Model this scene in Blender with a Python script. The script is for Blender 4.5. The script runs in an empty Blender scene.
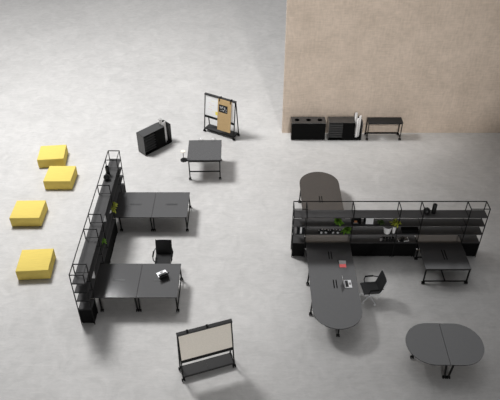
import bpy, bmesh, math, random
from mathutils import Vector, Matrix, Euler
PI = math.pi
random.seed(7)
scene = bpy.context.scene
col = scene.collection

# ------------------------------------------------------------------ materials
def new_mat(name):
    m = bpy.data.materials.new(name); m.use_nodes = True
    nt = m.node_tree; b = nt.nodes['Principled BSDF']
    return m, nt, b
def mat(name, rgb, rough=0.5, metal=0.0, spec=0.5, var=0.0, scale=30.0, stretch=(1, 1, 1), bump=0.0):
    m, nt, b = new_mat(name)
    b.inputs['Base Color'].default_value = (*rgb, 1)
    b.inputs['Roughness'].default_value = rough
    b.inputs['Metallic'].default_value = metal
    b.inputs['Specular IOR Level'].default_value = spec
    tc = nt.nodes.new('ShaderNodeTexCoord'); mp = nt.nodes.new('ShaderNodeMapping')
    mp.inputs['Scale'].default_value = stretch
    nz = nt.nodes.new('ShaderNodeTexNoise'); nz.inputs['Scale'].default_value = scale
    nz.inputs['Detail'].default_value = 4
    nt.links.new(tc.outputs['Object'], mp.inputs['Vector']); nt.links.new(mp.outputs['Vector'], nz.inputs['Vector'])
    cr = nt.nodes.new('ShaderNodeValToRGB')
    cr.color_ramp.elements[0].position = 0.3; cr.color_ramp.elements[1].position = 0.7
    cr.color_ramp.elements[0].color = (*[c * (1 - var) for c in rgb], 1)
    cr.color_ramp.elements[1].color = (*[min(1, c * (1 + var)) for c in rgb], 1)
    nt.links.new(nz.outputs['Fac'], cr.inputs['Fac']); nt.links.new(cr.outputs['Color'], b.inputs['Base Color'])
    if bump:
        bp = nt.nodes.new('ShaderNodeBump'); bp.inputs['Strength'].default_value = bump; bp.inputs['Distance'].default_value = 0.01
        nt.links.new(nz.outputs['Fac'], bp.inputs['Height']); nt.links.new(bp.outputs['Normal'], b.inputs['Normal'])
    return m

def floor_material():
    m, nt, b = new_mat('polished_concrete')
    L = nt.links
    tc = nt.nodes.new('ShaderNodeTexCoord')
    def noise(scale, detail, rough, stretch=(1, 1, 1), rot=0.0, dist=0.0):
        mp = nt.nodes.new('ShaderNodeMapping'); mp.inputs['Scale'].default_value = stretch
        mp.inputs['Rotation'].default_value = (0, 0, rot)
        n = nt.nodes.new('ShaderNodeTexNoise'); n.inputs['Scale'].default_value = scale
        n.inputs['Detail'].default_value = detail; n.inputs['Roughness'].default_value = rough
        n.inputs['Distortion'].default_value = dist
        L.new(tc.outputs['Object'], mp.inputs['Vector']); L.new(mp.outputs['Vector'], n.inputs['Vector'])
        return n.outputs['Fac']
    def math_(op, a, c):
        n = nt.nodes.new('ShaderNodeMath'); n.operation = op
        for i, v in enumerate((a, c)):
            if isinstance(v, (int, float)): n.inputs[i].default_value = v
            else: L.new(v, n.inputs[i])
        return n.outputs[0]
    a = noise(0.35, 5, 0.6, dist=0.6)
    c = noise(1.6, 6, 0.65, (1, 1, 1), 0.0, 1.2)
    d = noise(2.2, 5, 0.6, (1, 5, 1), 0.55, 0.8)
    e = noise(7, 5, 0.7, (1, 3, 1), -0.6, 1.5)
    s = math_('ADD', math_('MULTIPLY', a, 0.22), math_('MULTIPLY', c, 0.36))
    s = math_('ADD', s, math_('MULTIPLY', d, 0.24)); s = math_('ADD', s, math_('MULTIPLY', e, 0.18))
    cr = nt.nodes.new('ShaderNodeValToRGB')
    k = FLOOR
    cr.color_ramp.elements[0].position = 0.36; cr.color_ramp.elements[0].color = (k * .84, k * .825, k * .805, 1)
    cr.color_ramp.elements[1].position = 0.64; cr.color_ramp.elements[1].color = (k * 1.15, k * 1.125, k * 1.10, 1)
    L.new(s, cr.inputs['Fac']); L.new(cr.outputs['Color'], b.inputs['Base Color'])
    b.inputs['Roughness'].default_value = 0.72; b.inputs['Specular IOR Level'].default_value = 0.2
    return m
def wall_material():
    m, nt, b = new_mat('woven_beige_wall')
    L = nt.links
    tc = nt.nodes.new('ShaderNodeTexCoord')
    outs = []
    for st, sc in (((1, 1, 5), 3.2), ((4, 1, 1), 3.0), ((1, 1, 1), 1.1)):
        mp = nt.nodes.new('ShaderNodeMapping'); mp.inputs['Scale'].default_value = st
        n = nt.nodes.new('ShaderNodeTexNoise'); n.inputs['Scale'].default_value = sc; n.inputs['Detail'].default_value = 6
        L.new(tc.outputs['Object'], mp.inputs['Vector']); L.new(mp.outputs['Vector'], n.inputs['Vector']); outs.append(n.outputs['Fac'])
    ad = nt.nodes.new('ShaderNodeMath'); ad.operation = 'ADD'; L.new(outs[0], ad.inputs[0]); L.new(outs[1], ad.inputs[1])
    ad2 = nt.nodes.new('ShaderNodeMath'); ad2.operation = 'ADD'; L.new(ad.outputs[0], ad2.inputs[0]); L.new(outs[2], ad2.inputs[1])
    dv = nt.nodes.new('ShaderNodeMath'); dv.operation = 'DIVIDE'; L.new(ad2.outputs[0], dv.inputs[0]); dv.inputs[1].default_value = 3
    cr = nt.nodes.new('ShaderNodeValToRGB')
    cr.color_ramp.elements[0].position = 0.38; cr.color_ramp.elements[0].color = (WALL[0] * .87, WALL[1] * .86, WALL[2] * .85, 1)
    cr.color_ramp.elements[1].position = 0.62; cr.color_ramp.elements[1].color = (WALL[0] * 1.12, WALL[1] * 1.12, WALL[2] * 1.13, 1)
    L.new(dv.outputs[0], cr.inputs['Fac']); L.new(cr.outputs['Color'], b.inputs['Base Color'])
    b.inputs['Roughness'].default_value = 0.95; b.inputs['Specular IOR Level'].default_value = 0.1
    return m
FLOOR = 0.58
WALL = (0.68, 0.568, 0.468)
M = {
    'floor': floor_material(), 'wall': wall_material(),
    'top': mat('grey_laminate', (.050, .0485, .049), .36, spec=.5, var=.03, scale=8),
    'line': mat('grey_tray_edge', (.10, .10, .10), .6, spec=.3, var=.05),
    'contop': mat('black_console_top', (.018, .018, .018), .6, spec=.3, var=.05),
    'tray': mat('dark_steel_tray', (.045, .044, .044), .7, spec=.25, var=.05),
    'top_edge': mat('dark_edge', (.02, .02, .021), .5),
    'metal': mat('black_powder_coat', (.006, .006, .006), .6, spec=.2, var=.08, scale=40),
    'rubber': mat('black_rubber', (.005, .005, .005), .8, spec=.15, var=.1),
    'board': mat('charcoal_shelf_board', (.060, .0585, .059), .75, spec=.3, var=.06, scale=6),
    'cab': mat('black_lacquer_front', (.0035, .0035, .0035), .7, spec=.08, var=.08, scale=10),
    'cabside': mat('charcoal_cabinet_panel', (.042, .041, .041), .42, spec=.5, var=.05, scale=6),
    'slot': mat('black_slot_interior', (.003, .003, .003), .9, spec=.05, var=.1),
    'yellow': mat('yellow_felt', (.76, .595, .16), .95, spec=.05, var=.05, scale=3, stretch=(1, 14, 1)),
    'yellow_base': mat('dark_yellow_base', (.10, .075, .005), .9, spec=.1, var=.05),
    'white': mat('white_enamel', (.86, .86, .86), .35, spec=.5, var=.02),
    'paper': mat('white_paper', (.90, .88, .87), .8, spec=.2, var=.04, scale=12),
    'tan': mat('tan_cork_panel', (.50, .35, .18), .9, spec=.1, var=.12, scale=40),
    'beige': mat('beige_felt_board', (.82, .76, .67), .95, spec=.1, var=.04, scale=25),
    'chrome': mat('chrome', (.82, .82, .83), .3, metal=.35, var=.02),
    'silver': mat('silver_aluminium', (.80, .80, .81), .35, metal=.35, var=.02),
    'mesh': mat('black_chair_fabric', (.022, .022, .023), .75, spec=.3, var=.15, scale=60),
    'ceramic_b': mat('black_ceramic', (.008, .008, .008), .35, spec=.5, var=.1),
    'ceramic_w': mat('white_ceramic', (.85, .84, .83), .4, var=.03, scale=8),
    'green': mat('bright_green_leaf', (.11, .25, .015), .6, var=.5, scale=14),
    'olive': mat('yellow_green_leaf', (.33, .36, .035), .6, var=.4, scale=14),
    'dkgreen': mat('dark_green_leaf', (.045, .09, .018), .6, var=.4, scale=14),
    'stem': mat('brown_green_stem', (.09, .10, .03), .7, var=.2),
    'soil': mat('dark_soil', (.02, .014, .01), .95, var=.3),
    'red': mat('coral_red_cover', (.75, .13, .13), .7, var=.03),
    'greycover': mat('grey_cover', (.24, .23, .23), .7, var=.05),
    'yellownote': mat('yellow_note', (.85, .72, .12), .8, var=.02),
    'ink': mat('pale_ink', (.55, .55, .55), .8, var=.05),
    'faintred': mat('faint_red_ink', (.80, .70, .68), .8, var=.05),
    'faintyellow': mat('faint_yellow_ink', (.86, .82, .60), .8, var=.05),
    'orange': mat('orange_brown_wood', (.42, .17, .07), .6, var=.2),
    'blacksheet': mat('black_paper', (.012, .013, .015), .8, spec=.2, var=.1),
    'lampwhite': mat('cream_lamp_disc', (.88, .82, .72), .5, var=.03),
    'key': mat('dark_keyboard', (.012, .012, .013), .6, var=.1),
}

def satin(m, ior, rough):
    # matt pigment under a satin lacquer
    nt = m.node_tree; b = nt.nodes['Principled BSDF']; out = nt.nodes['Material Output']
    b.inputs['Specular IOR Level'].default_value = 0; b.inputs['Roughness'].default_value = 1
    g = nt.nodes.new('ShaderNodeBsdfGlossy'); g.distribution = 'BECKMANN'; g.inputs['Roughness'].default_value = rough
    fr = nt.nodes.new('ShaderNodeFresnel'); fr.inputs['IOR'].default_value = ior
    mx = nt.nodes.new('ShaderNodeMixShader')
    nt.links.new(fr.outputs[0], mx.inputs[0]); nt.links.new(b.outputs[0], mx.inputs[1]); nt.links.new(g.outputs[0], mx.inputs[2])
    nt.links.new(mx.outputs[0], out.inputs['Surface'])
for k_, i_, r_ in (('top', 2.1, .2), ('cabside', 1.75, .2)): satin(M[k_], i_, r_)

# ------------------------------------------------------------------ mesh helpers
def nb(): return bmesh.new()
def box(bm, x0, x1, y0, y1, z0, z1, bev=0.0, seg=2, mtx=None):
    vs = [bm.verts.new((x, y, z)) for x in (x0, x1) for y in (y0, y1) for z in (z0, z1)]
    fs = [(0, 1, 3, 2), (4, 6, 7, 5), (0, 4, 5, 1), (2, 3, 7, 6), (0, 2, 6, 4), (1, 5, 7, 3)]
    faces = [bm.faces.new([vs[i] for i in f]) for f in fs]
    if bev:
        es = list({e for f in faces for e in f.edges})
        r = bmesh.ops.bevel(bm, geom=es, offset=bev, segments=seg, profile=.5, affect='EDGES')
        vs = list({v for v in bm.verts if v.is_valid and v in set(r['verts'])} | {v for v in vs if v.is_valid})
    if mtx is not None: bmesh.ops.transform(bm, matrix=mtx, verts=vs)
    return vs
def tube(bm, p0, p1, r, seg=12, r2=None, cap=True):
    p0 = Vector(p0); p1 = Vector(p1); d = p1 - p0
    r2 = r if r2 is None else r2
    q = d.to_track_quat('Z', 'Y')
    a = []; b = []
    for i in range(seg):
        t = 2 * PI * i / seg; o = Vector((math.cos(t), math.sin(t), 0))
        a.append(bm.verts.new(p0 + q @ (o * r))); b.append(bm.verts.new(p1 + q @ (o * r2)))
    for i in range(seg):
        j = (i + 1) % seg; bm.faces.new((a[i], a[j], b[j], b[i]))
    if cap: bm.faces.new(a[::-1]); bm.faces.new(b)
def bar(bm, p0, p1, w, h=None):
    """square tube from p0 to p1"""
    h = w if h is None else h
    p0 = Vector(p0); p1 = Vector(p1); d = (p1 - p0)
    z = d.normalized(); ref = Vector((0, 0, 1)) if abs(z.z) < .8 else Vector((0, 1, 0))
    x = ref.cross(z).normalized(); y = z.cross(x)
    A = [bm.verts.new(p0 + x * sx * w / 2 + y * sy * h / 2) for sx, sy in ((-1, -1), (1, -1), (1, 1), (-1, 1))]
    B = [bm.verts.new(p1 + x * sx * w / 2 + y * sy * h / 2) for sx, sy in ((-1, -1), (1, -1), (1, 1), (-1, 1))]
    for i in range(4):
        j = (i + 1) % 4; bm.faces.new((A[i], A[j], B[j], B[i]))
    bm.faces.new(A[::-1]); bm.faces.new(B)
def path(bm, pts, r, seg=10):
    for a, b in zip(pts[:-1], pts[1:]): tube(bm, a, b, r, seg)
    for p in pts[1:-1]: bmesh.ops.create_uvsphere(bm, u_segments=seg, v_segments=6, radius=r, matrix=Matrix.Translation(p))
def prism(bm, pts, z0, z1, bev=0.0):
    lo = [bm.verts.new((x, y, z0)) for x, y in pts]; hi = [bm.verts.new((x, y, z1)) for x, y in pts]
    n = len(pts); bm.faces.new(lo[::-1]); f = bm.faces.new(hi)
    for i in range(n):
        j = (i + 1) % n; bm.faces.new((lo[i], lo[j], hi[j], hi[i]))
    if bev: bmesh.ops.bevel(bm, geom=list(f.edges), offset=bev, segments=2, profile=.5, affect='EDGES')
def lathe(bm, prof, seg=28, loc=(0, 0, 0)):
    rings = []
    for r, z in prof:
        if r < 1e-6: rings.append([bm.verts.new((loc[0], loc[1], loc[2] + z))])
        else: rings.append([bm.verts.new((loc[0] + r * math.cos(2 * PI * i / seg), loc[1] + r * math.sin(2 * PI * i / seg), loc[2] + z)) for i in range(seg)])
    for a, b in zip(rings[:-1], rings[1:]):
        for i in range(seg):
            j = (i + 1) % seg
            if len(a) == 1 and len(b) == 1: continue
            if len(a) == 1: bm.faces.new((a[0], b[j], b[i]))
            elif len(b) == 1: bm.faces.new((a[i], a[j], b[0]))
            else: bm.faces.new((a[i], a[j], b[j], b[i]))
def obj(name, bm, m, parent=None, smooth=False, label=None):
    bmesh.ops.recalc_face_normals(bm, faces=bm.faces)
    me = bpy.data.meshes.new(name); bm.to_mesh(me); bm.free()
    me.materials.append(M[m] if isinstance(m, str) else m)
    if smooth:
        for p in me.polygons: p.use_smooth = True
        try: me.set_sharp_from_angle(angle=math.radians(40))
        except Exception: pass
    if name == 'tabletop':
        me.materials.append(M['top_edge'])
        for p in me.polygons:
            if abs(p.normal.z) < .9: p.material_index = 1
    o = bpy.data.objects.new(name, me); col.objects.link(o)
    if parent is not None: o.parent = parent
    if label: o['label'] = label
    return o
def thing(name, label, cat, loc=(0, 0, 0), rz=0.0, group=None):
    o = bpy.data.objects.new(name, None); o.empty_display_size = .2; col.objects.link(o)
    o.location = loc; o.rotation_euler = (0, 0, rz)
    o['label'] = label; o['category'] = cat
    if group: o['group'] = group
    return o
def tag(o, label, cat, group=None):
    o['label'] = label; o['category'] = cat
    if group: o['group'] = group
    return o
def dup(root, label=None, loc=None, rz=None):
    r = root.copy(); col.objects.link(r)
    if label: r['label'] = label
    if loc is not None: r.location = loc
    if rz is not None: r.rotation_euler = (0, 0, rz)
    for ch in list(root.children):
        c = ch.copy(); col.objects.link(c); c.parent = r
        for g in list(ch.children):
            d = g.copy(); col.objects.link(d); d.parent = c
    return r

# ------------------------------------------------------------------ setting
bm = nb(); box(bm, -70, 70, -12, 110, -.2, 0); o = obj('floor', bm, 'floor'); o['kind'] = 'structure'
bm = nb(); box(bm, 1.495, 40, 24.32, 24.52, 0, 9.0); o = obj('wall_back', bm, 'wall'); o['kind'] = 'structure'

# ------------------------------------------------------------------ poufs
def pouf(label, x, y, rz, sx=1.12, sy=1.08, h=.45):
    t = thing('pouf', label, 'pouf', (x, y, 0), rz, 'yellow poufs beside the shelving')
    bm = nb(); box(bm, -sx / 2, sx / 2, -sy / 2, sy / 2, .015, h, .022, 3); obj('cushion', bm, 'yellow', t, True)
    bm = nb(); box(bm, -sx / 2 + .04, sx / 2 - .04, -sy / 2 + .04, sy / 2 - .04, 0, .03); obj('base', bm, 'yellow_base', t)
    return t
pouf('square yellow pouf turned slightly, farthest back of the four yellow poufs', -8.60, 22.09, math.radians(6))
pouf('square yellow pouf just in front of the farthest one, second from the back', -7.89, 20.54, math.radians(0))
pouf('square yellow pouf set farthest left, third from the back of the four', -8.57, 18.24, math.radians(1), 1.14, 1.07)
pouf('square yellow pouf nearest the viewer, beside the near end of the tall shelving', -7.55, 15.47, math.radians(4), 1.12, 1.09)

# ------------------------------------------------------------------ shared furniture parts
def caster(parent, x, y, side=0.0, small=False):
    bm = nb()
    tube(bm, (x, y, .115), (x, y, .08), .022, 10)
    box(bm, x - .028, x + .028, y - .032, y + .032, .06, .095, .006)
    c, s = math.cos(side), math.sin(side)
    for k in (-.032, .032):
        tube(bm, (x + c * (k - .017), y + s * (k - .017), .05), (x + c * (k + .017), y + s * (k + .017), .05), .05, 14)
    if small:
        bm.free(); bm = nb(); c, s = math.cos(side), math.sin(side)
        for k in (-.016, .016): tube(bm, (x + c * (k - .009), y + s * (k - .009), .028), (x + c * (k + .009), y + s * (k + .009), .028), .028, 12)
        tube(bm, (x, y, .03), (x, y, .09), .014, 10)
        return obj('caster', bm, small, parent, True)
    return obj('caster', bm, 'rubber', parent, True)
def leg_with_caster(root, x, y, ztop, xb=None, yb=None, w=.045):
    xb = x if xb is None else xb; yb = y if yb is None else yb
    bm = nb(); bar(bm, (xb, yb, .105), (x, y, ztop), w)
    l = obj('leg', bm, 'metal', root); caster(l, xb, yb)
    return l
def grommet(parent, x, y, z, along, L=.40, two=False):
    bm = nb()
    for k in ((-.045, .045) if two else (0.0,)):
        w = .018 if two else .045
        if along == 'x': box(bm, x - L / 2, x + L / 2, y + k - w, y + k + w, z - .005, z + .004, .003, 1)
        else: box(bm, x + k - w, x + k + w, y - L / 2, y + L / 2, z - .005, z + .004, .003, 1)
    return obj('cable_flap', bm, 'slot' if two else 'top_edge', parent)
HT = .74; TH = .03
def slab(name, root, x0, x1, y0, y1, z=HT, th=TH, m='top'):
    bm = nb(); box(bm, x0, x1, y0, y1, z - th, z, .004, 1)
    return obj(name, bm, m, root)

# ------------------------------------------------------------------ double desks on the left shelving
def double_desk(label, xr, y0, y1, xin):
    # origin at the middle of the outer end, desk runs to -x into the shelving
    t = thing('double_desk', label, 'desk', ((xr - 5.0) / 2, (y0 + y1) / 2, 0), 0, 'double desks on the left shelving')
    ox, oy = (xr - 5.0) / 2, (y0 + y1) / 2
    a0, a1, b0, b1 = xin - ox, xr - ox, y0 - oy, y1 - oy
    seam = -3.67 - ox
    p = slab('tabletop', t, seam + .003, a1, b0, b1); grommet(p, -2.98 - ox, 0, HT, 'x', .42)
    p = slab('tabletop', t, a0, seam - .003, b0, b1); grommet(p, -4.36 - ox, 0, HT, 'x', .42)
    ins = .06
    for x in (a1 - .05, seam + .06, seam - .06, -4.88 - ox):
        xb = x + (-.025 if x == seam + .06 else .025 if x == seam - .06 else (.02 if x == a1 - .05 else 0))
        for y in (b0 + ins, b1 - ins):
            leg_with_caster(t, x, y, HT - TH, xb, y)
    for x in (a1 - .04, seam, -4.88 - ox):
        bm = nb(); bar(bm, (x, b0 + ins, .66), (x, b1 - ins, .66), .04); obj('crossbar', bm, 'metal', t)
    bm = nb(); bar(bm, (a1 - .03, b0 + ins, .13), (a1 - .03, b1 - ins, .13), .035); obj('crossbar', bm, 'metal', t)
    bm = nb()
    bar(bm, (-4.88 - ox, 0, .64), (a1 - .05, 0, .64), .05); obj('beam', bm, 'metal', t)
    return t
double_desk('long grey double desk with bare top, farther of the two on the left shelving', -2.352, 17.41, 18.918, -5.44)
double_desk('long grey double desk holding the laptop, nearer of the two on the left shelving', -2.352, 13.445, 14.985, -5.44)

# ------------------------------------------------------------------ racetrack meeting table through the right shelving
def arc(cx, cy, r, a0, a1, n=40):
    return [(cx + r * math.cos(a0 + (a1 - a0) * i / n), cy + r * math.sin(a0 + (a1 - a0) * i / n)) for i in range(n + 1)]
t = thing('meeting_table', 'very long round-ended grey table running through the right-hand shelving', 'table', (2.76, 16.22, 0))
ox, oy = 2.76, 16.22
hw = .784
def piece(pts):
    bm = nb(); prism(bm, pts, HT - TH, HT); return obj('tabletop', bm, 'top', t)
g = .0004
yA = [12.17, 13.38, 14.71, 17.83, 19.15, 20.26]
piece([(-hw, yA[1] - g - oy)] + arc(0, yA[0] + hw - oy, hw, PI, 2 * PI) + [(hw, yA[1] - g - oy)])
p = piece([(-hw, yA[1] + g - oy), (hw, yA[1] + g - oy), (hw, yA[2] - g - oy), (-hw, yA[2] - g - oy)]); grommet(p, .05, 14.04 - oy, HT, 'y', .38, True)
p = piece([(-hw, yA[2] + g - oy), (hw, yA[2] + g - oy), (hw, yA[3] - g - oy), (-hw, yA[3] - g - oy)]); grommet(p, .02, 15.39 - oy, HT, 'y', .38, True)
p = piece([(-hw, yA[3] + g - oy), (hw, yA[3] + g - oy), (hw, yA[4] - g - oy), (-hw, yA[4] - g - oy)]); grommet(p, -.03, 18.47 - oy, HT, 'y', .40, True)
piece([(hw, yA[4] + g - oy)] + arc(0, yA[5] - hw - oy, hw, 0, PI) + [(-hw, yA[4] + g - oy)])
for y in (13.36, 14.70, 17.83, 19.20):
    for s in (-1, 1): leg_with_caster(t, s * (hw - .035), y - oy, HT - TH, s * (hw - .015), y - oy)
    bm = nb(); bar(bm, (-hw + .05, y - oy, .655), (hw - .05, y - oy, .655), .04); obj('crossbar', bm, 'metal', t)
leg_with_caster(t, .03, 12.50 - oy, HT - TH, .03, 12.47 - oy); leg_with_caster(t, -.02, 19.92 - oy, HT - TH, -.02, 19.96 - oy)
bm = nb(); bar(bm, (0, 12.5 - oy, .64), (0, 19.92 - oy, .64), .05); obj('beam', bm, 'metal', t)

# ------------------------------------------------------------------ single desk on the right shelving
t = thing('shelf_desk', 'short grey desk projecting from the right end of the right-hand shelving', 'desk', (6.727, 15.38, 0))
ox, oy = 6.727, 15.38
x0, x1, y0, y1 = 5.949 - ox, 7.504 - ox, 14.726 - oy, 16.46 - oy
p = slab('tabletop', t, x0, x1, y0, y1); grommet(p, .02, 15.42 - oy, HT, 'y', .48, True)
for x in (x0 + .035, x1 - .035):
    for y in (y0 + .03, 15.93 - oy): leg_with_caster(t, x, y, HT - TH, x, y)
for y in (y0 + .03, 15.93 - oy):
    bm = nb(); bar(bm, (x0 + .03, y, .12), (x1 - .03, y, .12), .035); obj('crossbar', bm, 'metal', t)
    bm = nb(); bar(bm, (x0 + .03, y, .685), (x1 - .03, y, .685), .04); obj('crossbar', bm, 'metal', t)
bm = nb(); bar(bm, (0.0, y0 + .03, .12), (0.0, 15.93 - oy, .12), .035); obj('beam', bm, 'metal', t)

# ------------------------------------------------------------------ oval table
t = thing('oval_table', 'freestanding oval grey table with a centre seam, in the near right corner', 'table', (5.83, 11.62, 0))
r = .77; sx = .385
def half(s):
    if s < 0: pts = [(-.005, .77)] + arc(-sx, 0, r, PI / 2, 3 * PI / 2) + [(-.005, -.77)]
    else: pts = [(.005, -.77)] + arc(sx, 0, r, -PI / 2, PI / 2) + [(.005, .77)]
    bm = nb(); prism(bm, pts, HT - TH, HT, .004); o = obj('tabletop', bm, 'top', t)
    o.rotation_euler = (0, 0, math.radians(-1.0))
half(-1); half(1)
for s in (-1, 1):
    for y in (-.70, .70): leg_with_caster(t, s * .11, y, HT - TH, s * .06 + .01, y * 1.0)
    leg_with_caster(t, s * .80, 0.02, HT - TH, s * .86, 0.02)
    bm = nb(); bar(bm, (s * .05, 0, .64), (s * .82, 0.02, .64), .05); obj('beam', bm, 'metal', t)
    bm = nb(); bar(bm, (s * .1, -.7, .655), (s * .1, .7, .655), .04); obj('crossbar', bm, 'metal', t)

# ------------------------------------------------------------------ high table
ht = thing('high_table', 'tall square grey standing table with casters, beside the pinboard easel', 'table', (-1.90, 21.40, 0), math.radians(1.2))
zt = 1.04
slab('tabletop', ht, -.70, .70, -.74, .74, zt, .06)
for x in (-.64, .64):
    for y in (-.68, .66): leg_with_caster(ht, x, y, zt - .06, x + (.01 if x < 0 else -.01), y, .045)
for y in (-.68, .66):
    bm = nb(); bar(bm, (-.64, y, .42), (.64, y, .42), .04); obj('stretcher', bm, 'metal', ht)
    bm = nb(); bar(bm, (-.64, y, .94), (.64, y, .94), .05); obj('crossbar', bm, 'metal', ht)
for x in (-.63, .63):
    bm = nb(); bar(bm, (x, -.68, .94), (x, .66, .94), .05); obj('crossbar', bm, 'metal', ht)
for x in (-.18, .34):
    bm = nb(); pts = [(x + .10 * math.cos(a), .75, zt - .04 + .13 * math.sin(a)) for a in [PI * i / 10 for i in range(11)]]
    path(bm, pts, .012, 8); obj('hook', bm, 'chrome', ht, True, 'pale metal hoop at the back edge')
bm = nb(); lathe(bm, [(0, .955), (.135, .955), (.15, .965), (.15, .995), (.14, 1.0), (0, 1.0)], 32, (-.83, -.63, 0))
bar(bm, (-.83, -.63, .945), (-.62, -.63, .945), .03, .02)
obj('side_tray', bm, 'metal', ht, True, 'round black tray')
lamp = thing('table_lamp', 'small lamp with a round cream head on the black side tray', 'lamp', (-2.73, 20.75, 1.0))
bm = nb(); lathe(bm, [(0, 0), (.06, 0), (.06, .015), (0, .018)], 24); obj('base', bm, 'metal', lamp, True)
bm = nb(); tube(bm, (0, 0, .012), (0, 0, .385), .012, 10); obj('stem', bm, 'metal', lamp, True)
bm = nb(); lathe(bm, [(0, .375), (.09, .38), (.105, .395), (.095, .42), (0, .43)], 28); obj('lamp_head', bm, 'lampwhite', lamp, True)

# ------------------------------------------------------------------ easels
def easel(name, label, cat, loc, rz, L=1.57, h=1.91, hd=.22, panel='white', clips=()):
    t = thing(name, label, cat, loc, rz)
    fl = lambda z: -hd * (1 - (z - .06) / (h - .06)) - .012   # y of the front legs at height z
    for s in (-1, 1):
        x = s * L / 2
        bm = nb(); bar(bm, (x, -hd, .10), (x, -.02, h), .035); l = obj('leg', bm, 'metal', t); caster(l, x, -hd)
        bm = nb(); bar(bm, (x, hd, .10), (x, .02, h), .035); l = obj('leg', bm, 'metal', t); caster(l, x, hd)
        bm = nb(); bar(bm, (x, -hd + .01, .15), (x, hd - .01, .15), .03); obj('side_bar', bm, 'metal', t)
    bm = nb(); box(bm, -L / 2 - .025, L / 2 + .025, -.055, .055, h - .045, h + .02, .006); obj('top_rail', bm, 'tray', t)
    zm = .84
    bm = nb(); box(bm, -L / 2, L / 2, fl(zm) - .03, fl(zm) + .05, zm - .07, zm + .035, .005); obj('pen_rail', bm, 'metal', t)
    # tilted board between the rails
    z0, z1 = zm + .03, h - .03
    bm = nb()
    vs = []
    for z in (z0, z1):
        for yy in (-.008, .012):
            for x in (-L / 2 + .02, L / 2 - .02): vs.append(bm.verts.new((x, fl(z) + yy, z)))
    for f in ((0, 1, 5, 4), (2, 6, 7, 3), (0, 4, 6, 2), (1, 3, 7, 5), (4, 5, 7, 6), (0, 2, 3, 1)): bm.faces.new([vs[i] for i in f])
    b = obj('board', bm, panel, t)
    bm = nb(); box(bm, -L / 2 + .02, -.001, -hd + .03, hd - .03, .155, .175, .004); obj('shelf', bm, 'tray', t)
    bm = nb(); box(bm, .001, L / 2 - .02, -hd + .03, hd - .03, .155, .175, .004); obj('shelf', bm, 'tray', t)
    for yy in (-hd + .02, hd - .02):
        bm = nb(); bar(bm, (-L / 2, yy, .15), (L / 2, yy, .15), .035); obj('bottom_rail', bm, 'metal', t)
    for cx in clips:
        bm = nb(); box(bm, cx - .03, cx + .03, -.06, .055, h + .005, h + .05, .01); obj('clip', bm, 'rubber', t)
    return t, b, fl
def on_front(bm, fl, x0, x1, z0, z1, off, th=.004):
    vs = [bm.verts.new((x, fl(z) - off - yy, z)) for z in (z0, z1) for yy in (0, th) for x in (x0, x1)]
    for f in ((0, 1, 5, 4), (2, 6, 7, 3), (0, 4, 6, 2), (1, 3, 7, 5), (4, 5, 7, 6), (0, 2, 3, 1)): bm.faces.new([vs[i] for i in f])
wl, wr = (-1.325, 24.26, 0), math.radians(-29.3)
wb, board, flw = easel('whiteboard_easel', 'rolling easel with a white writing board, back near the beige wall', 'easel', wl, wr, 1.58, h=1.90, clips=(.02, .58))
for m_, strokes in (('faintred', [(-.6, -.45, 1.5), (-.5, -.3, 1.42), (-.62, -.4, 1.2)]), ('faintyellow', [(-.45, -.28, 1.62), (-.55, -.42, 1.32), (-.4, -.25, 1.12)])):
    bm = nb()
    for a, b_, z in strokes: on_front(bm, flw, a, b_, z, z + .025, .0085, .001)
    obj('marker_stroke', bm, m_, board)
bm = nb(); on_front(bm, flw, -.22, -.08, 1.01, 1.17, .009, .003)
o = obj('sticky_note', bm, 'yellownote'); o.location = wl; o.rotation_euler = (0, 0, wr)
tag(o, 'yellow sticky note on the whiteboard, half behind the tan panel', 'note')
pn = thing('hanging_panel', 'narrow tan pinboard panel hung on the front of the whiteboard easel', 'panel', wl, wr)
bm = nb(); on_front(bm, flw, -.06, .63, .37, 1.875, .050, .035); obj('panel', bm, 'tan', pn)
for x in (.02, .58):
    bm = nb(); on_front(bm, flw, x - .02, x + .02, 1.77, 1.93, .086, .006); obj('hook', bm, 'metal', pn)
sh = thing('pinned_sheet', 'square black sheet with pale lines pinned to the tan panel', 'sheet', wl, wr)
bm = nb(); on_front(bm, flw, .0, .45, 1.27, 1.63, .0855, .003); obj('paper', bm, 'blacksheet', sh)
bm = nb()
for (a, b_, z0, z1) in ((-.03, .01, 1.5, 1.51), (.0, .01, 1.43, 1.53), (.05, .12, 1.50, 1.51), (.05, .06, 1.42, 1.51), (.12, .13, 1.46, 1.55), (.18, .26, 1.47, 1.48), (.22, .23, 1.40, 1.53), (.28, .33, 1.42, 1.43), (.02, .06, 1.33, 1.34), (.10, .20, 1.36, 1.37), (.15, .16, 1.30, 1.38), (.25, .34, 1.32, 1.33)):
    on_front(bm, flw, a + .07, b_ + .085, z0 + .02, z1 + .03, .0888, .0008)
obj('drawing', bm, 'ink', sh)
easel('pinboard_easel', 'rolling easel with a beige felt board, nearest the viewer in the middle', 'easel', (-1.29, 11.27, 0), math.radians(18.5), 1.576, 1.91, .21, 'beige', clips=(-.50, .08))

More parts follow.
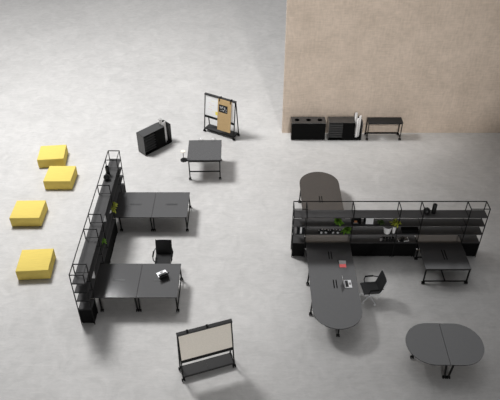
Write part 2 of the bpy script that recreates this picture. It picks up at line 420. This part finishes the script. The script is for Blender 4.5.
# ------------------------------------------------------------------ shelving units
LEV = (1.12, 1.51, 1.90)
def shelving(label, loc, rz, xs, depth, cab_bays, hs=2.28):
    t = thing('shelving_unit', label, 'shelving', loc, rz)
    w = .026
    for x in xs:
        for y in (w / 2, depth - w / 2):
            bm = nb(); bar(bm, (x, y, 0), (x, y, hs), w); obj('post', bm, 'metal', t)
        bm = nb(); bar(bm, (x, 0, hs - w / 2), (x, depth, hs - w / 2), w); obj('crossbar', bm, 'metal', t)
        for z in LEV + (.70,):
            bm = nb(); bar(bm, (x, w, z - .02), (x, depth - w, z - .02), w * .8); obj('crossbar', bm, 'metal', t)
    bm = nb(); bar(bm, (xs[0], depth - w / 2, hs - w / 2), (xs[-1], depth - w / 2, hs - w / 2), w); obj('top_rail', bm, 'metal', t)
    for a, b in ((0, 1), (-2, -1)):
        bm = nb(); bar(bm, (xs[a], w / 2, hs - w / 2), (xs[b], w / 2, hs - w / 2), w * .8); obj('end_rail', bm, 'metal', t)
    for i in range(6):
        x0, x1 = xs[i] + w / 2, xs[i + 1] - w / 2
        for z in LEV:
            bm = nb(); box(bm, x0, x1, .004, depth - .03, z - .035, z, .004, 1); obj('shelf', bm, 'board', t)
            bm = nb()
        if i not in cab_bays:
            bm = nb(); box(bm, x0, x1, depth - .022, depth - .004, .03, .60); obj('back_panel', bm, 'cab', t)
        if i in cab_bays:
            bm = nb(); box(bm, x0, x1, .03, depth - .01, .05, .69); c = obj('cabinet', bm, 'cab', t)
            bm = nb(); box(bm, x0, x1, .004, depth - .01, .692, .718, .003, 1); obj('cabinet_top', bm, 'board', c)
            n = 2 if x1 - x0 > 1 else 1
            for k in range(n):
                a = x0 + (x1 - x0) * k / n; b = x0 + (x1 - x0) * (k + 1) / n
                bm = nb(); box(bm, a + .003, b - .003, .006, .028, .055, .688, .003, 1); obj('door', bm, 'cab', c)
            for xx in (x0 + .05, x1 - .05):
                bm = nb(); tube(bm, (xx, .06, 0), (xx, .06, .052), .025, 12); tube(bm, (xx, depth - .06, 0), (xx, depth - .06, .052), .025, 12); obj('foot', bm, 'rubber', c)
    return t
s1y = [19.544, 18.935, 17.377, 15.786, 15.034, 13.426, 12.964][::-1]
s2x = [1.509, 1.958, 3.558, 5.145, 5.935, 7.519, 8.163]
shelving('tall open black shelving with low cabinets on the left, beside the yellow poufs', (-5.005, s1y[0], 0), PI / 2, [y - s1y[0] for y in s1y], .447, (0, 2, 3, 5))
shelving('tall open black shelving with low cabinets on the right, crossed by the round-ended table', (s2x[0], 16.045, 0), 0, [x - s2x[0] for x in s2x], .44, (0, 2, 3, 5))

# ------------------------------------------------------------------ storage cabinets
def storage_cabinet(label, loc, rz, L, D, H):
    # origin: front left foot, runs +x, front faces -y
    t = thing('storage_cabinet', label, 'cabinet', loc, rz)
    nx = L * .77                                   # bin starts here
    sx_ = L * .44
    e = .022
    bm = nb(); box(bm, 0, e, 0, D, .03, H, .003, 1); obj('side_panel', bm, 'cabside', t)
    bm = nb(); box(bm, L - e, L, 0, D, .03, H, .003, 1); obj('side_panel', bm, 'cabside', t)
    bm = nb(); box(bm, 0, nx, 0, D, H, H + e, .003, 1); obj('top', bm, 'cabside', t)
    bm = nb(); box(bm, e, L - e, D - e, D, .03, H); obj('back_panel', bm, 'slot', t)
    bm = nb(); box(bm, e, L - e, .01, D - e, .03, .06); obj('bottom_panel', bm, 'cab', t)
    bm = nb(); box(bm, .02, L - .02, .03, D - .03, 0, .03); obj('plinth', bm, 'rubber', t)
    bm = nb(); box(bm, nx - e, nx, .004, D - e, .06, H); obj('divider', bm, 'cab', t)
    bm = nb(); box(bm, sx_ - e, sx_, .02, D - e, .06, H); obj('divider', bm, 'cab', t)
    bm = nb(); box(bm, sx_ + .002, nx - e - .002, .002, .02, .062, H - .004, .003, 1); d = obj('door', bm, 'cab', t)
    bm = nb(); box(bm, sx_ + .02, sx_ + .032, -.012, .002, H * .45, H * .62); obj('handle', bm, 'metal', d)
    n = 7; dz = (H - .06) / n
    for k in range(1, n):
        bm = nb(); box(bm, e, sx_ - e, .006, D - e, .06 + dz * k - .009, .06 + dz * k + .009); obj('tray_shelf', bm, 'line', t)
    bm = nb(); box(bm, nx, L - e, .006, .016, .06, .16); obj('bin_lip', bm, 'cab', t)
    return t, nx
def paper_roll(label, root_loc, rz, lx, ly, length, r, tilt):
    t = thing('paper_roll', label, 'paper roll', root_loc, rz, 'white paper rolls in the cabinet bins')
    q = Vector((lx, ly, .062)); d = Vector((tilt[0], tilt[1], 1)).normalized()
    bm = nb(); tube(bm, q, q + d * length, r, 18, cap=False); tube(bm, q + d * .002, q + d * (length - .001), r * .82, 18, cap=False)
    tube(bm, q + d * (length - .0012), q + d * (length - .001), r * .45, 18)
    obj('sheet', bm, 'paper', t, True)
    bm = nb(); tube(bm, q + d * .01, q + d * (length - .03), r * .4, 14); obj('core', bm, 'greycover', t, True)
    return t
ca, ra = (-4.62, 22.41, 0), math.radians(45.6)
_, nx = storage_cabinet('black storage cabinet with paper rolls, standing alone turned at an angle', ca, ra, 1.53, .50, 1.0)
for lab, dx, dy, ln, r, tl in (('fat white paper roll in the turned cabinet, at the back left of its bin', .125, .36, 1.13, .072, (-.03, .015)),
                              ('middle white paper roll in the turned cabinet, leaning forward in its bin', .10, .16, 1.03, .06, (-.01, .03)),
                              ('slim white paper roll in the turned cabinet, right of its bin', .245, .25, .99, .045, (-.01, .03))):
    paper_roll(lab, ca, ra, nx + dx, dy, ln, r, tl)
cb = (3.555, 23.66, 0)
_, nx = storage_cabinet('black storage cabinet with paper rolls, against the beige wall', cb, 0, 1.53, .52, .94)
for lab, dx, dy, ln, r, tl in (('white paper roll in the wall cabinet, leaning left above its top', .115, .40, 1.16, .062, (-.04, -.0)),
                              ('white paper roll in the wall cabinet, front middle of its bin', .12, .11, 1.02, .06, (.01, .04)),
                              ('white paper roll in the wall cabinet, leaning right of the others', .225, .25, 1.08, .055, (.03, .04))):
    paper_roll(lab, cb, 0, nx + dx, dy, ln, r, tl)

# ------------------------------------------------------------------ waste sorting unit with three round openings
rc = thing('recycling_cabinet', 'black waste sorting cabinet with three round holes in its top, against the beige wall', 'recycling bin', (1.87, 23.66, 0))
L, D, H = 1.55, .52, .95
bm = nb(); box(bm, 0, L, 0, .02, .05, H - .03, .003, 1); obj('front_panel', bm, 'cab', rc)
bm = nb(); box(bm, 0, L, D - .02, D, .05, H - .03, .003, 1); obj('back_panel', bm, 'cab', rc)
for x in (0, L - .02):
    bm = nb(); box(bm, x, x + .02, .02, D - .02, .05, H - .03); obj('side_panel', bm, 'cabside', rc)
bm = nb(); box(bm, .02, L - .02, .02, D - .02, .05, .07); obj('bottom_panel', bm, 'cab', rc)
bm = nb(); n = 40; cs = [(L / 6 + L / 3 * k, .25) for k in range(3)]; rr = .105
for z, top in ((H, True), (H - .03, False)):
    for cx, cy in cs:
        hx, hy = L / 6, D / 2
        ring = []; sq = []
        for i in range(n):
            a = 2 * PI * i / n + PI / 4; c_, s_ = math.cos(a), math.sin(a); k = 1 / max(abs(c_), abs(s_))
            ring.append(bm.verts.new((cx + rr * c_, cy + rr * s_, z))); sq.append(bm.verts.new((cx + hx * c_ * k, cy + hy * s_ * k, z)))
        for i in range(n):
            j = (i + 1) % n; bm.faces.new((ring[i], ring[j], sq[j], sq[i]))
for x0, x1, y0, y1 in ((0, L, 0, 0), (0, L, D, D), (0, 0, 0, D), (L, L, 0, D)):
    vs = [bm.verts.new(v) for v in ((x0, y0, H - .03), (x1, y1, H - .03), (x1, y1, H), (x0, y0, H))]; bm.faces.new(vs)
obj('top', bm, 'cabside', rc)
for cx, cy in cs:
    bm = nb(); lathe(bm, [(.105, H), (.112, H + .003), (.108, H - .005), (.104, H - .05), (.10, .35), (0, .34)], 36, (cx, cy, 0)); obj('bin_opening', bm, 'slot', rc, True)
for x in (.08, L - .08):
    for y in (.07, D - .07):
        bm = nb(); tube(bm, (x, y, 0), (x, y, .055), .03, 12); obj('foot', bm, 'rubber', rc)

# ------------------------------------------------------------------ console table
cn = thing('console_table', 'narrow black console table on casters, rightmost against the beige wall', 'table', (5.33, 23.67, 0))
L, D, H = 1.56, .50, .94
bm = nb(); box(bm, 0, L, 0, D, H - .035, H, .004, 1); obj('tabletop', bm, 'contop', cn)
for x in (.03, L - .03):
    for y in (.03, D - .03): leg_with_caster(cn, x, y, H - .035, x, y, .035)
bm = nb(); box(bm, .03, L - .03, D - .14, D - .03, .13, .16, .003, 1); obj('lower_shelf', bm, 'cab', cn)
for x in (.03, L - .03):
    bm = nb(); bar(bm, (x, .03, .145), (x, D - .03, .145), .028); obj('crossbar', bm, 'metal', cn)
for y in (.03, D - .03):
    bm = nb(); bar(bm, (.03, y, H - .055), (L - .03, y, H - .055), .035); obj('crossbar', bm, 'metal', cn)

# ------------------------------------------------------------------ office chairs
def strip(bm, prof, w0, w1, th):
    """padded strip along a (y,z) profile; width goes from w0 to w1; thickness th"""
    rows = []
    n = len(prof)
    for i, (y, z) in enumerate(prof):
        a = Vector(prof[max(0, i - 1)]); b = Vector(prof[min(n - 1, i + 1)]); d = (b - a).normalized(); nrm = Vector((-d.y, d.x))
        w = w0 + (w1 - w0) * i / (n - 1); tt = th * (0.45 if i in (0, n - 1) else 1)
        row = []
        for s in (1, -1):
            for k in range(7):
                u = -1 + 2 * k / 6 if s > 0 else 1 - 2 * k / 6
                curve = .018 * u * u
                t2 = tt * (0.4 if abs(u) == 1 else 1)
                row.append(bm.verts.new((u * w / 2, y + nrm.x * (s * t2 / 2 + curve), z + nrm.y * (s * t2 / 2 + curve))))
        rows.append(row)
    m = len(rows[0])
    for a, b in zip(rows[:-1], rows[1:]):
        for i in range(m): bm.faces.new((a[i], a[(i + 1) % m], b[(i + 1) % m], b[i]))
    bm.faces.new(rows[0]); bm.faces.new(rows[-1][::-1])
def chair(label, loc, rz, frame, arms):
    t = thing('office_chair', label, 'chair', loc, rz); t.scale = (1.12, 1.12, 1.1)      # faces -y
    bm = nb(); strip(bm, [(-.26, .445), (-.235, .462), (-.1, .465), (.05, .455), (.17, .452), (.215, .47)], .47, .48, .045); obj('seat', bm, 'mesh', t, True)
    bm = nb(); strip(bm, [(.215, .47), (.245, .53), (.27, .62), (.30, .74), (.335, .87), (.36, .96)], .48, .47, .038); b = obj('backrest', bm, 'mesh', t, True)
    bm = nb(); 
    for s in (-1, 1): path(bm, [Vector(p) for p in ((s * .245, -.25, .44), (s * .245, .17, .44), (s * .245, .25, .53), (s * .245, .31, .74), (s * .243, .37, .96))], .011, 8)
    obj('seat_frame', bm, frame, t, True)
    for s in (-1, 1):
        bm = nb(); path(bm, [Vector(p) for p in ((s * .25, -.12, .45), (s * .29, -.14, .56), (s * .295, -.12, .66), (s * .295, .12, .675), (s * .255, .285, .66))], .014, 10)
        a = obj('armrest', bm, arms, t, True)
        bm = nb(); box(bm, s * .295 - .025, s * .295 + .025, -.13, .13, .668, .695, .01); obj('arm_pad', bm, 'rubber', a, True)
    bm = nb(); tube(bm, (0, 0, .09), (0, 0, .30), .028, 16); tube(bm, (0, 0, .28), (0, 0, .43), .02, 14); box(bm, -.10, .10, -.10, .10, .415, .437, .008); obj('gas_column', bm, frame, t, True)
    for k in range(5):
        a = 2 * PI * k / 5 + .3; c_, s_ = math.cos(a), math.sin(a)
        bm = nb(); tube(bm, (.02 * c_, .02 * s_, .135), (.30 * c_, .30 * s_, .085), .026, 10, .015); l = obj('base_leg', bm, frame, t, True)
        caster(l, .30 * c_, .30 * s_, a + PI / 2, 'rubber' if frame == 'metal' else 'silver')
    return t
chair('black office chair behind the near left desk, all black, facing the laptop', (-3.03, 15.44, 0), 0, 'metal', 'metal')
chair('black office chair with a chrome star base, beside the round-ended table', (4.02, 14.06, 0), math.radians(-83), 'chrome', 'metal')

# ------------------------------------------------------------------ laptops
def laptop(label, loc, rz, lid_deg, lid_mat):
    # hinge along x at y=0; keyboard deck towards +y; user sits at +y
    t = thing('laptop', label, 'laptop', loc, rz)
    bm = nb(); box(bm, -.17, .17, 0, .235, .004, .018, .005); dk = obj('keyboard_deck', bm, 'silver', t)
    bm = nb(); box(bm, -.145, .145, .025, .125, .0178, .0195); obj('keys', bm, 'key', dk)
    bm = nb(); box(bm, -.05, .05, .145, .215, .0178, .0186); obj('touchpad', bm, 'greycover', dk)
    R = Matrix.Translation((0, 0, .016)) @ Matrix.Rotation(math.radians(lid_deg - 90), 4, 'X')
    bm = nb(); box(bm, -.17, .17, -.010, 0, 0, .23, .004, 2, R); ld = obj('lid', bm, lid_mat, t)
    bm = nb(); box(bm, -.16, .16, 0, .0015, .012, .22, 0, 1, R); obj('screen', bm, 'key', ld)
    return t
laptop('open laptop with a dark lid on the near left desk, its keyboard towards the chair', (-2.89, 14.40, HT + .0005), math.radians(30), 122, 'key')
laptop('open silver laptop on the round-ended table, in front of the chrome-based chair', (3.115, 14.03, HT + .0005), math.radians(-88), 108, 'silver')

# ------------------------------------------------------------------ notebooks
def notebook(label, m, x, y, rz, w, d, h=.014):
    t = thing('notebook', label, 'notebook', (x, y, HT + .0005), rz, 'notebooks on the round-ended table')
    bm = nb(); box(bm, -w / 2, w / 2, -d / 2, d / 2, 0, .003); box(bm, -w / 2, w / 2, -d / 2, d / 2, h - .003, h); box(bm, -w / 2, -w / 2 + .004, -d / 2, d / 2, 0, h); obj('cover', bm, m, t)
    bm = nb(); box(bm, -w / 2 + .005, w / 2 - .004, -d / 2 + .004, d / 2 - .004, .003, h - .003); obj('pages', bm, 'paper', t)
    return t
notebook('grey notebook on the round-ended table, behind the red one', 'greycover', 3.165, 15.035, math.radians(-2), .235, .165)
notebook('coral red notebook on the round-ended table, in front of the grey one', 'red', 3.155, 14.87, math.radians(2), .225, .15)
bm = nb(); tube(bm, (0, -.07, 0), (0, .07, 0), .009, 10); tube(bm, (0, .07, 0), (0, .09, 0), .009, 10, .002)
o = obj('marker_pen', bm, 'rubber'); o.location = (3.02, 15.06, HT + .0095); o.rotation_euler = (0, 0, .1); tag(o, 'black marker pen lying left of the grey notebook', 'pen')

# ------------------------------------------------------------------ plants
def leaf_blob(bm, rnd, center, rad, n, ll, lw, droop=.3, zs=1.0):
    for i in range(n):
        th = rnd.uniform(0, 2 * PI); ph = math.acos(rnd.uniform(-.45, 1))
        d = Vector((math.sin(ph) * math.cos(th), math.sin(ph) * math.sin(th), math.cos(ph) * zs))
        base = Vector(center) + d * rad * rnd.uniform(.25, .75)
        side = d.cross(Vector((0, 0, 1)))
        if side.length < 1e-3: side = Vector((1, 0, 0))
        side.normalize(); q = Matrix.Rotation(rnd.uniform(-.9, .9), 3, d); side = q @ side
        up = side.cross(d).normalized()
        L = ll * rnd.uniform(.7, 1.2); W = lw * rnd.uniform(.8, 1.2)
        prev = None
        for k, (s, w) in enumerate(((0, .12), (.3, .9), (.62, 1.0), (.85, .55), (1.0, .06))):
            c = base + d * L * s + Vector((0, 0, -droop * L * s * s))
            row = (bm.verts.new(c - side * W * w / 2 + up * .12 * W * w), bm.verts.new(c), bm.verts.new(c + side * W * w / 2 + up * .12 * W * w))
            if prev:
                bm.faces.new((prev[0], prev[1], row[1], row[0])); bm.faces.new((prev[1], prev[2], row[2], row[1]))
            prev = row
def potted_plant(label, loc, pot_mat, r0, r1, ph, blobs, m, seed, pot_square=False):
    rnd = random.Random(seed)
    t = thing('potted_plant', label, 'plant', loc)
    bm = nb(); lathe(bm, [(0, 0), (r0, 0), (r1, ph), (r1 * .9, ph), (r1 * .86, ph - .02)], 28); pt = obj('pot', bm, pot_mat, t, True)
    bm = nb(); lathe(bm, [(0, ph - .02), (r1 * .88, ph - .02)], 24); obj('soil', bm, 'soil', pt)
    bm = nb()
    for c, rad, n, ll, lw, dr in blobs: leaf_blob(bm, rnd, c, rad, n, ll, lw, dr)
    obj('foliage', bm, m, t, True)
    bm = nb()
    for c, *_ in blobs: tube(bm, (0, 0, ph - .02), c, .006, 6)
    obj('stem', bm, 'stem', t)
    return t
def bush(x, y, z, ph, c, r, n, **k): pass
# right shelving
potted_plant('round bright green plant on the second shelf down of the right-hand shelving', (3.06, 16.24, 1.511), 'ceramic_b', .06, .075, .10, [((-.0, -.05, .14), .10, 90, .10, .055, .5), ((.08, -.07, .05), .07, 45, .09, .05, .6)], 'green', 3)
potted_plant('round bright green plant on the third shelf down of the right-hand shelving', (3.42, 16.20, 1.121), 'ceramic_b', .06, .075, .08, [((0, -.04, .13), .11, 100, .10, .055, .4), ((-.10, -.05, .08), .07, 40, .09, .05, .5)], 'green', 5)
potted_plant('small dark green plant left of the yellow-green one on the right-hand shelving', (4.53, 16.17, 1.511), 'ceramic_b', .05, .06, .06, [((0, -.03, .09), .08, 50, .10, .05, .5), ((.07, -.02, .07), .05, 22, .08, .045, .4)], 'dkgreen', 8)
potted_plant('yellow-green leafy plant on the second shelf down, above the slim white pot', (5.05, 16.16, 1.511), 'ceramic_b', .045, .06, .07, [((-.07, -.06, .08), .08, 24, .13, .06, .4), ((.08, -.06, .08), .08, 22, .13, .06, .5), ((0, -.05, .14), .06, 16, .12, .06, .1)], 'olive', 11)
def white_pot(label, loc, r0, r1, h):
    vp = thing('plant_pot', label, 'pot', loc)
    bm = nb(); lathe(bm, [(0, 0), (r0, 0), (r1, h), (r1 * .92, h), (r0 * 1.0, .05), (0, .05)], 32); obj('pot', bm, 'ceramic_w', vp, True)
    bm = nb(); lathe(bm, [(0, h - .05), (r1 * .9, h - .05)], 28); obj('filling', bm, 'paper', vp, True)
white_pot('large white tapered pot on the third shelf down of the right-hand shelving', (4.82, 16.15, 1.121), .105, .155, .30)
white_pot('slim white pot below the yellow-green plant on the right-hand shelving', (5.055, 16.14, 1.121), .045, .065, .29)
# left shelving
potted_plant('yellow-green plant hanging over the shelf edge, farther of the two on the left shelving', (-5.13, 17.25, 1.121), 'ceramic_w', .06, .08, .13, [((.07, .22, .17), .09, 44, .14, .075, .4), ((.09, .08, .12), .06, 26, .14, .07, .7)], 'olive', 21)
potted_plant('bright green plant on the left shelving, nearer the viewer', (-5.15, 15.60, 1.121), 'ceramic_b', .06, .075, .09, [((.03, 0, .14), .11, 70, .12, .06, .4)], 'green', 23)

# ------------------------------------------------------------------ vases on the top shelves
def lathe_thing(name, label, cat, loc, prof, m, group=None):
    bm = nb(); lathe(bm, prof, 32); o = obj(name, bm, m, None, True); o.location = loc; tag(o, label, cat, group); return o
SPH = [(0, 0), (.05, 0), (.105, .045), (.125, .11), (.105, .175), (.05, .215), (.04, .23), (.03, .23), (.03, .20), (0, .19)]
CYL = [(0, 0), (.07, 0), (.075, .01), (.075, .37), (.068, .38), (.06, .38), (.058, .30), (0, .30)]
lathe_thing('round_vase', 'round black vase on top of the right-hand shelving', 'vase', (6.10, 16.28, 1.901), SPH, 'ceramic_b', 'black vases on the shelving tops')
lathe_thing('cylinder_vase', 'tall black cylinder vase on top of the right-hand shelving', 'vase', (6.35, 16.30, 1.901), CYL, 'ceramic_b', 'black vases on the shelving tops')
lathe_thing('round_vase', 'round black vase on top of the left shelving', 'vase', (-5.29, 18.20, 1.901), SPH, 'ceramic_b', 'black vases on the shelving tops')
lathe_thing('cylinder_vase', 'tall black cylinder vase on top of the left shelving', 'vase', (-5.30, 18.50, 1.901), CYL, 'ceramic_b', 'black vases on the shelving tops')

# ------------------------------------------------------------------ books and boxes on the shelves
def book(label, loc, rz, w, d, h, m, group='books on the shelving'):
    t = thing('book', label, 'book', loc, rz, group)
    bm = nb(); box(bm, 0, .004, 0, d, 0, h); box(bm, w - .004, w, 0, d, 0, h); box(bm, 0, w, 0, .005, 0, h); obj('cover', bm, m, t)
    bm = nb(); box(bm, .004, w - .004, .005, d - .005, .005, h - .005); obj('pages', bm, 'paper', t)
    return t
gx = 1.585
for lab, w, h, m in (('grey book at the left end of the right-hand shelving, leftmost of the row', .06, .27, 'greycover'),
                     ('thick black book left of the white one, left end of the right-hand shelving', .10, .30, 'blacksheet'),
                     ('white book among black ones at the left end of the right-hand shelving', .065, .30, 'white'),
                     ('black book right of the white one, left end of the right-hand shelving', .09, .28, 'blacksheet')):
    book(lab, (gx, 16.09, 1.121), 0, w, .2, h, m); gx += w + .004
book('white binder standing on the left shelving, near its near end', (-5.035, 13.93, 1.121), PI / 2, .07, .25, .33, 'white')
book('white book standing on the left shelving, near the farther plant', (-5.035, 16.28, 1.511), PI / 2, .05, .22, .26, 'white')
# framed picture box, white print
fb = thing('photo_frame', 'black box frame with an orange centre on the right-hand shelving', 'frame', (3.70, 16.20, 1.511))
bm = nb(); box(bm, -.16, .16, -.05, .05, 0, .025, .004); box(bm, -.16, .16, .02, .05, .02, .26, .004); box(bm, -.16, -.135, -.05, .05, .0, .24, .004); box(bm, .135, .16, -.05, .05, 0, .24, .004); obj('frame', bm, 'cab', fb)
bm = nb(); box(bm, -.07, .03, -.03, .018, .026, .12, .01); obj('ornament', bm, 'orange', fb)
bm = nb(); box(bm, -.13, .07, -.045, -.032, .0255, .055, .003); obj('card', bm, 'greycover', fb)
sp = thing('art_print', 'white print leaning upright on the second shelf down of the right-hand shelving', 'print', (4.16, 16.14, 1.511))
R = Matrix.Rotation(math.radians(-14), 4, 'X')
bm = nb(); box(bm, -.13, .13, 0, .012, 0.003, .30, .002, 1, R); obj('sheet', bm, 'white', sp)
bm = nb()
for z in (.08, .12, .16, .20, .24): box(bm, -.09, .09, -.0012, .0, z, z + .008, 0, 1, R)
obj('printed_line', bm, 'ink', sp)
bm = nb(); box(bm, -.20, .14, .095, .11, 0, .30, .003); o = obj('backing_board', bm, 'cab', sp)
db = thing('storage_box', 'low black storage box on the third shelf down, right of the slim white pot', 'box', (5.63, 16.24, 1.121))
bm = nb(); box(bm, -.28, .28, -.13, .13, 0, .13, .02, 3); obj('box', bm, 'cab', db, True)
bm = nb(); box(bm, -.285, .285, -.135, .135, .13, .16, .012, 3); obj('lid', bm, 'cab', db, True)
# cameras
def camera_prop(label, loc, rz):
    t = thing('camera', label, 'camera', loc, rz, 'black cameras on the right-hand shelving')
    bm = nb(); box(bm, -.085, .085, -.03, .03, 0, .10, .012, 3); box(bm, -.035, .035, -.025, .025, .10, .13, .01, 2); obj('body', bm, 'ceramic_b', t, True)
    bm = nb(); tube(bm, (0, -.03, .05), (0, -.09, .05), .042, 20); l = obj('lens', bm, 'ceramic_b', t, True)
    bm = nb(); tube(bm, (0, -.09, .05), (0, -.096, .05), .043, 20); tube(bm, (0, -.096, .05), (0, -.0965, .05), .028, 20); obj('lens_ring', bm, 'chrome', l, True)
    bm = nb(); tube(bm, (.06, 0, .10), (.06, 0, .118), .018, 14); tube(bm, (-.06, 0, .10), (-.06, 0, .112), .014, 14); obj('dial', bm, 'chrome', t, True)
    return t
c0 = camera_prop('small black camera, leftmost of four on the right-hand shelving', (2.48, 16.17, 1.121), .3)
dup(c0, 'small black camera, second from left of four on the right-hand shelving', (2.70, 16.17, 1.121), -.4)
dup(c0, 'small black camera, third from left of four on the right-hand shelving', (2.885, 16.17, 1.121), .35)
dup(c0, 'small black camera, nearest the green plant of four on the right-hand shelving', (3.10, 16.17, 1.121), -.2)
# cups on the cabinet top
def cup(label, loc, m, rz=0):
    t = thing('cup', label, 'cup', loc, rz, 'cups on the right-hand cabinet top')
    bm = nb(); lathe(bm, [(0, 0), (.034, 0), (.042, .12), (.042, .15), (.037, .15), (.032, .02), (0, .02)], 24); obj('cup_body', bm, m, t, True)
    bm = nb(); path(bm, [Vector((.040 + .03 * math.sin(a), 0, .075 + .04 * math.cos(a))) for a in [PI * i / 8 for i in range(9)]], .006, 6); obj('handle', bm, m, t, True)
    return t
for i, (lab, m, dx) in enumerate((('grey cup on the cabinet top, leftmost of the row of cups', 'greycover', 0), ('black cup second from left in the row of cups on the cabinet top', 'ceramic_b', .105), ('black cup in the middle of the row of cups on the cabinet top', 'ceramic_b', .21),
                               ('black cup second from right in the row of cups on the cabinet top', 'ceramic_b', .315), ('black cup at the right end of the row of cups on the cabinet top', 'ceramic_b', .42))):
    cup(lab, (4.66 + dx, 16.17, .7185), m, -.5)
tr = thing('serving_tray', 'small black tray with white rim on the cabinet top, right of the cups', 'tray', (5.46, 16.19, .7185), .12)
bm = nb(); box(bm, -.19, .19, -.10, .10, 0, .02, .008); obj('tray_base', bm, 'ceramic_b', tr, True)
bm = nb()
for a in ((-.19, -.175, -.1, .06), (.175, .19, -.1, .1), (.0, .19, -.1, -.088)): box(bm, a[0], a[1], a[2], a[3], .018, .045, .004)
obj('rim', bm, 'ceramic_w', tr, True)
bx = thing('black_jar', 'squat black jar standing in the white-rimmed tray', 'jar', (5.44, 16.20, .7395))
bm = nb(); lathe(bm, [(0, 0), (.06, 0), (.075, .03), (.07, .09), (.05, .10), (.05, .09), (0, .085)], 24); obj('jar_body', bm, 'ceramic_b', bx, True)

# ------------------------------------------------------------------ light
def spot(name, loc, aim, power, angle, blend, radius, rgb=(1, 1, 1)):
    l = bpy.data.lights.new(name, 'SPOT'); l.energy = power; l.spot_size = angle; l.spot_blend = blend; l.shadow_soft_size = radius; l.color = rgb
    o = bpy.data.objects.new(name, l); col.objects.link(o); o.location = loc
    o.rotation_euler = (Vector(aim) - Vector(loc)).to_track_quat('-Z', 'Y').to_euler()
    return o
spot('studio_lamp', (-11.0, 24.2, 17.5), (-21.1, 30.7, 0), 15700, 2.98, .16, 2.5)
spot('added_centre_light', (1.5, 19.0, 15.0), (1.8, 18.4, 0), 1250, math.radians(70), 1.0, 3.0)  # unseen overhead light, added to lift the middle of the floor
spot('added_wall_wash', (5.0, 3.0, 16.0), (5.0, 24.3, 8.4), 8000, math.radians(46), .35, .6, (1, .985, .96))  # added source without a fitting, put in to brighten the beige wall
spot('added_front_fill', (3.0, -10.0, 5.5), (0.8, 17.0, 1.5), 7200, math.radians(44), .7, 2.5)  # added fill from behind the camera, lifts boards, pots and front faces
w = bpy.data.worlds.new('studio_ambient'); scene.world = w; w.use_nodes = True
nt = w.node_tree; bg = nt.nodes['Background']
# soft sky: dim overall, with a broad bright region high up behind the furniture
tc = nt.nodes.new('ShaderNodeTexCoord')
dt = nt.nodes.new('ShaderNodeVectorMath'); dt.operation = 'DOT_PRODUCT'
nt.links.new(tc.outputs['Generated'], dt.inputs[0]); dt.inputs[1].default_value = (.04, .72, .69)
mx = nt.nodes.new('ShaderNodeMath'); mx.operation = 'MAXIMUM'; mx.inputs[1].default_value = 0; nt.links.new(dt.outputs['Value'], mx.inputs[0])
pw = nt.nodes.new('ShaderNodeMath'); pw.operation = 'POWER'; pw.inputs[1].default_value = 4; nt.links.new(mx.outputs[0], pw.inputs[0])
ml = nt.nodes.new('ShaderNodeMath'); ml.operation = 'MULTIPLY_ADD'; ml.inputs[1].default_value = .82; ml.inputs[2].default_value = .07; nt.links.new(pw.outputs[0], ml.inputs[0])
nt.links.new(ml.outputs[0], bg.inputs['Strength']); bg.inputs['Color'].default_value = (.98, .985, 1.0, 1)

# ------------------------------------------------------------------ camera
cam = bpy.data.cameras.new('camera'); co = bpy.data.objects.new('camera_view', cam); col.objects.link(co)
co.location = (0, 0, 15.706); co.rotation_euler = (PI / 2 - .682, 0, 0)
cam.sensor_width = 36; cam.lens = 36 * 616.48 / 500; cam.clip_end = 300
scene.camera = co
scene.view_settings.view_transform = 'Standard'; scene.view_settings.look = 'None'
scene.view_settings.gamma = 1; scene.view_settings.exposure = 0; scene.view_settings.use_curve_mapping = False
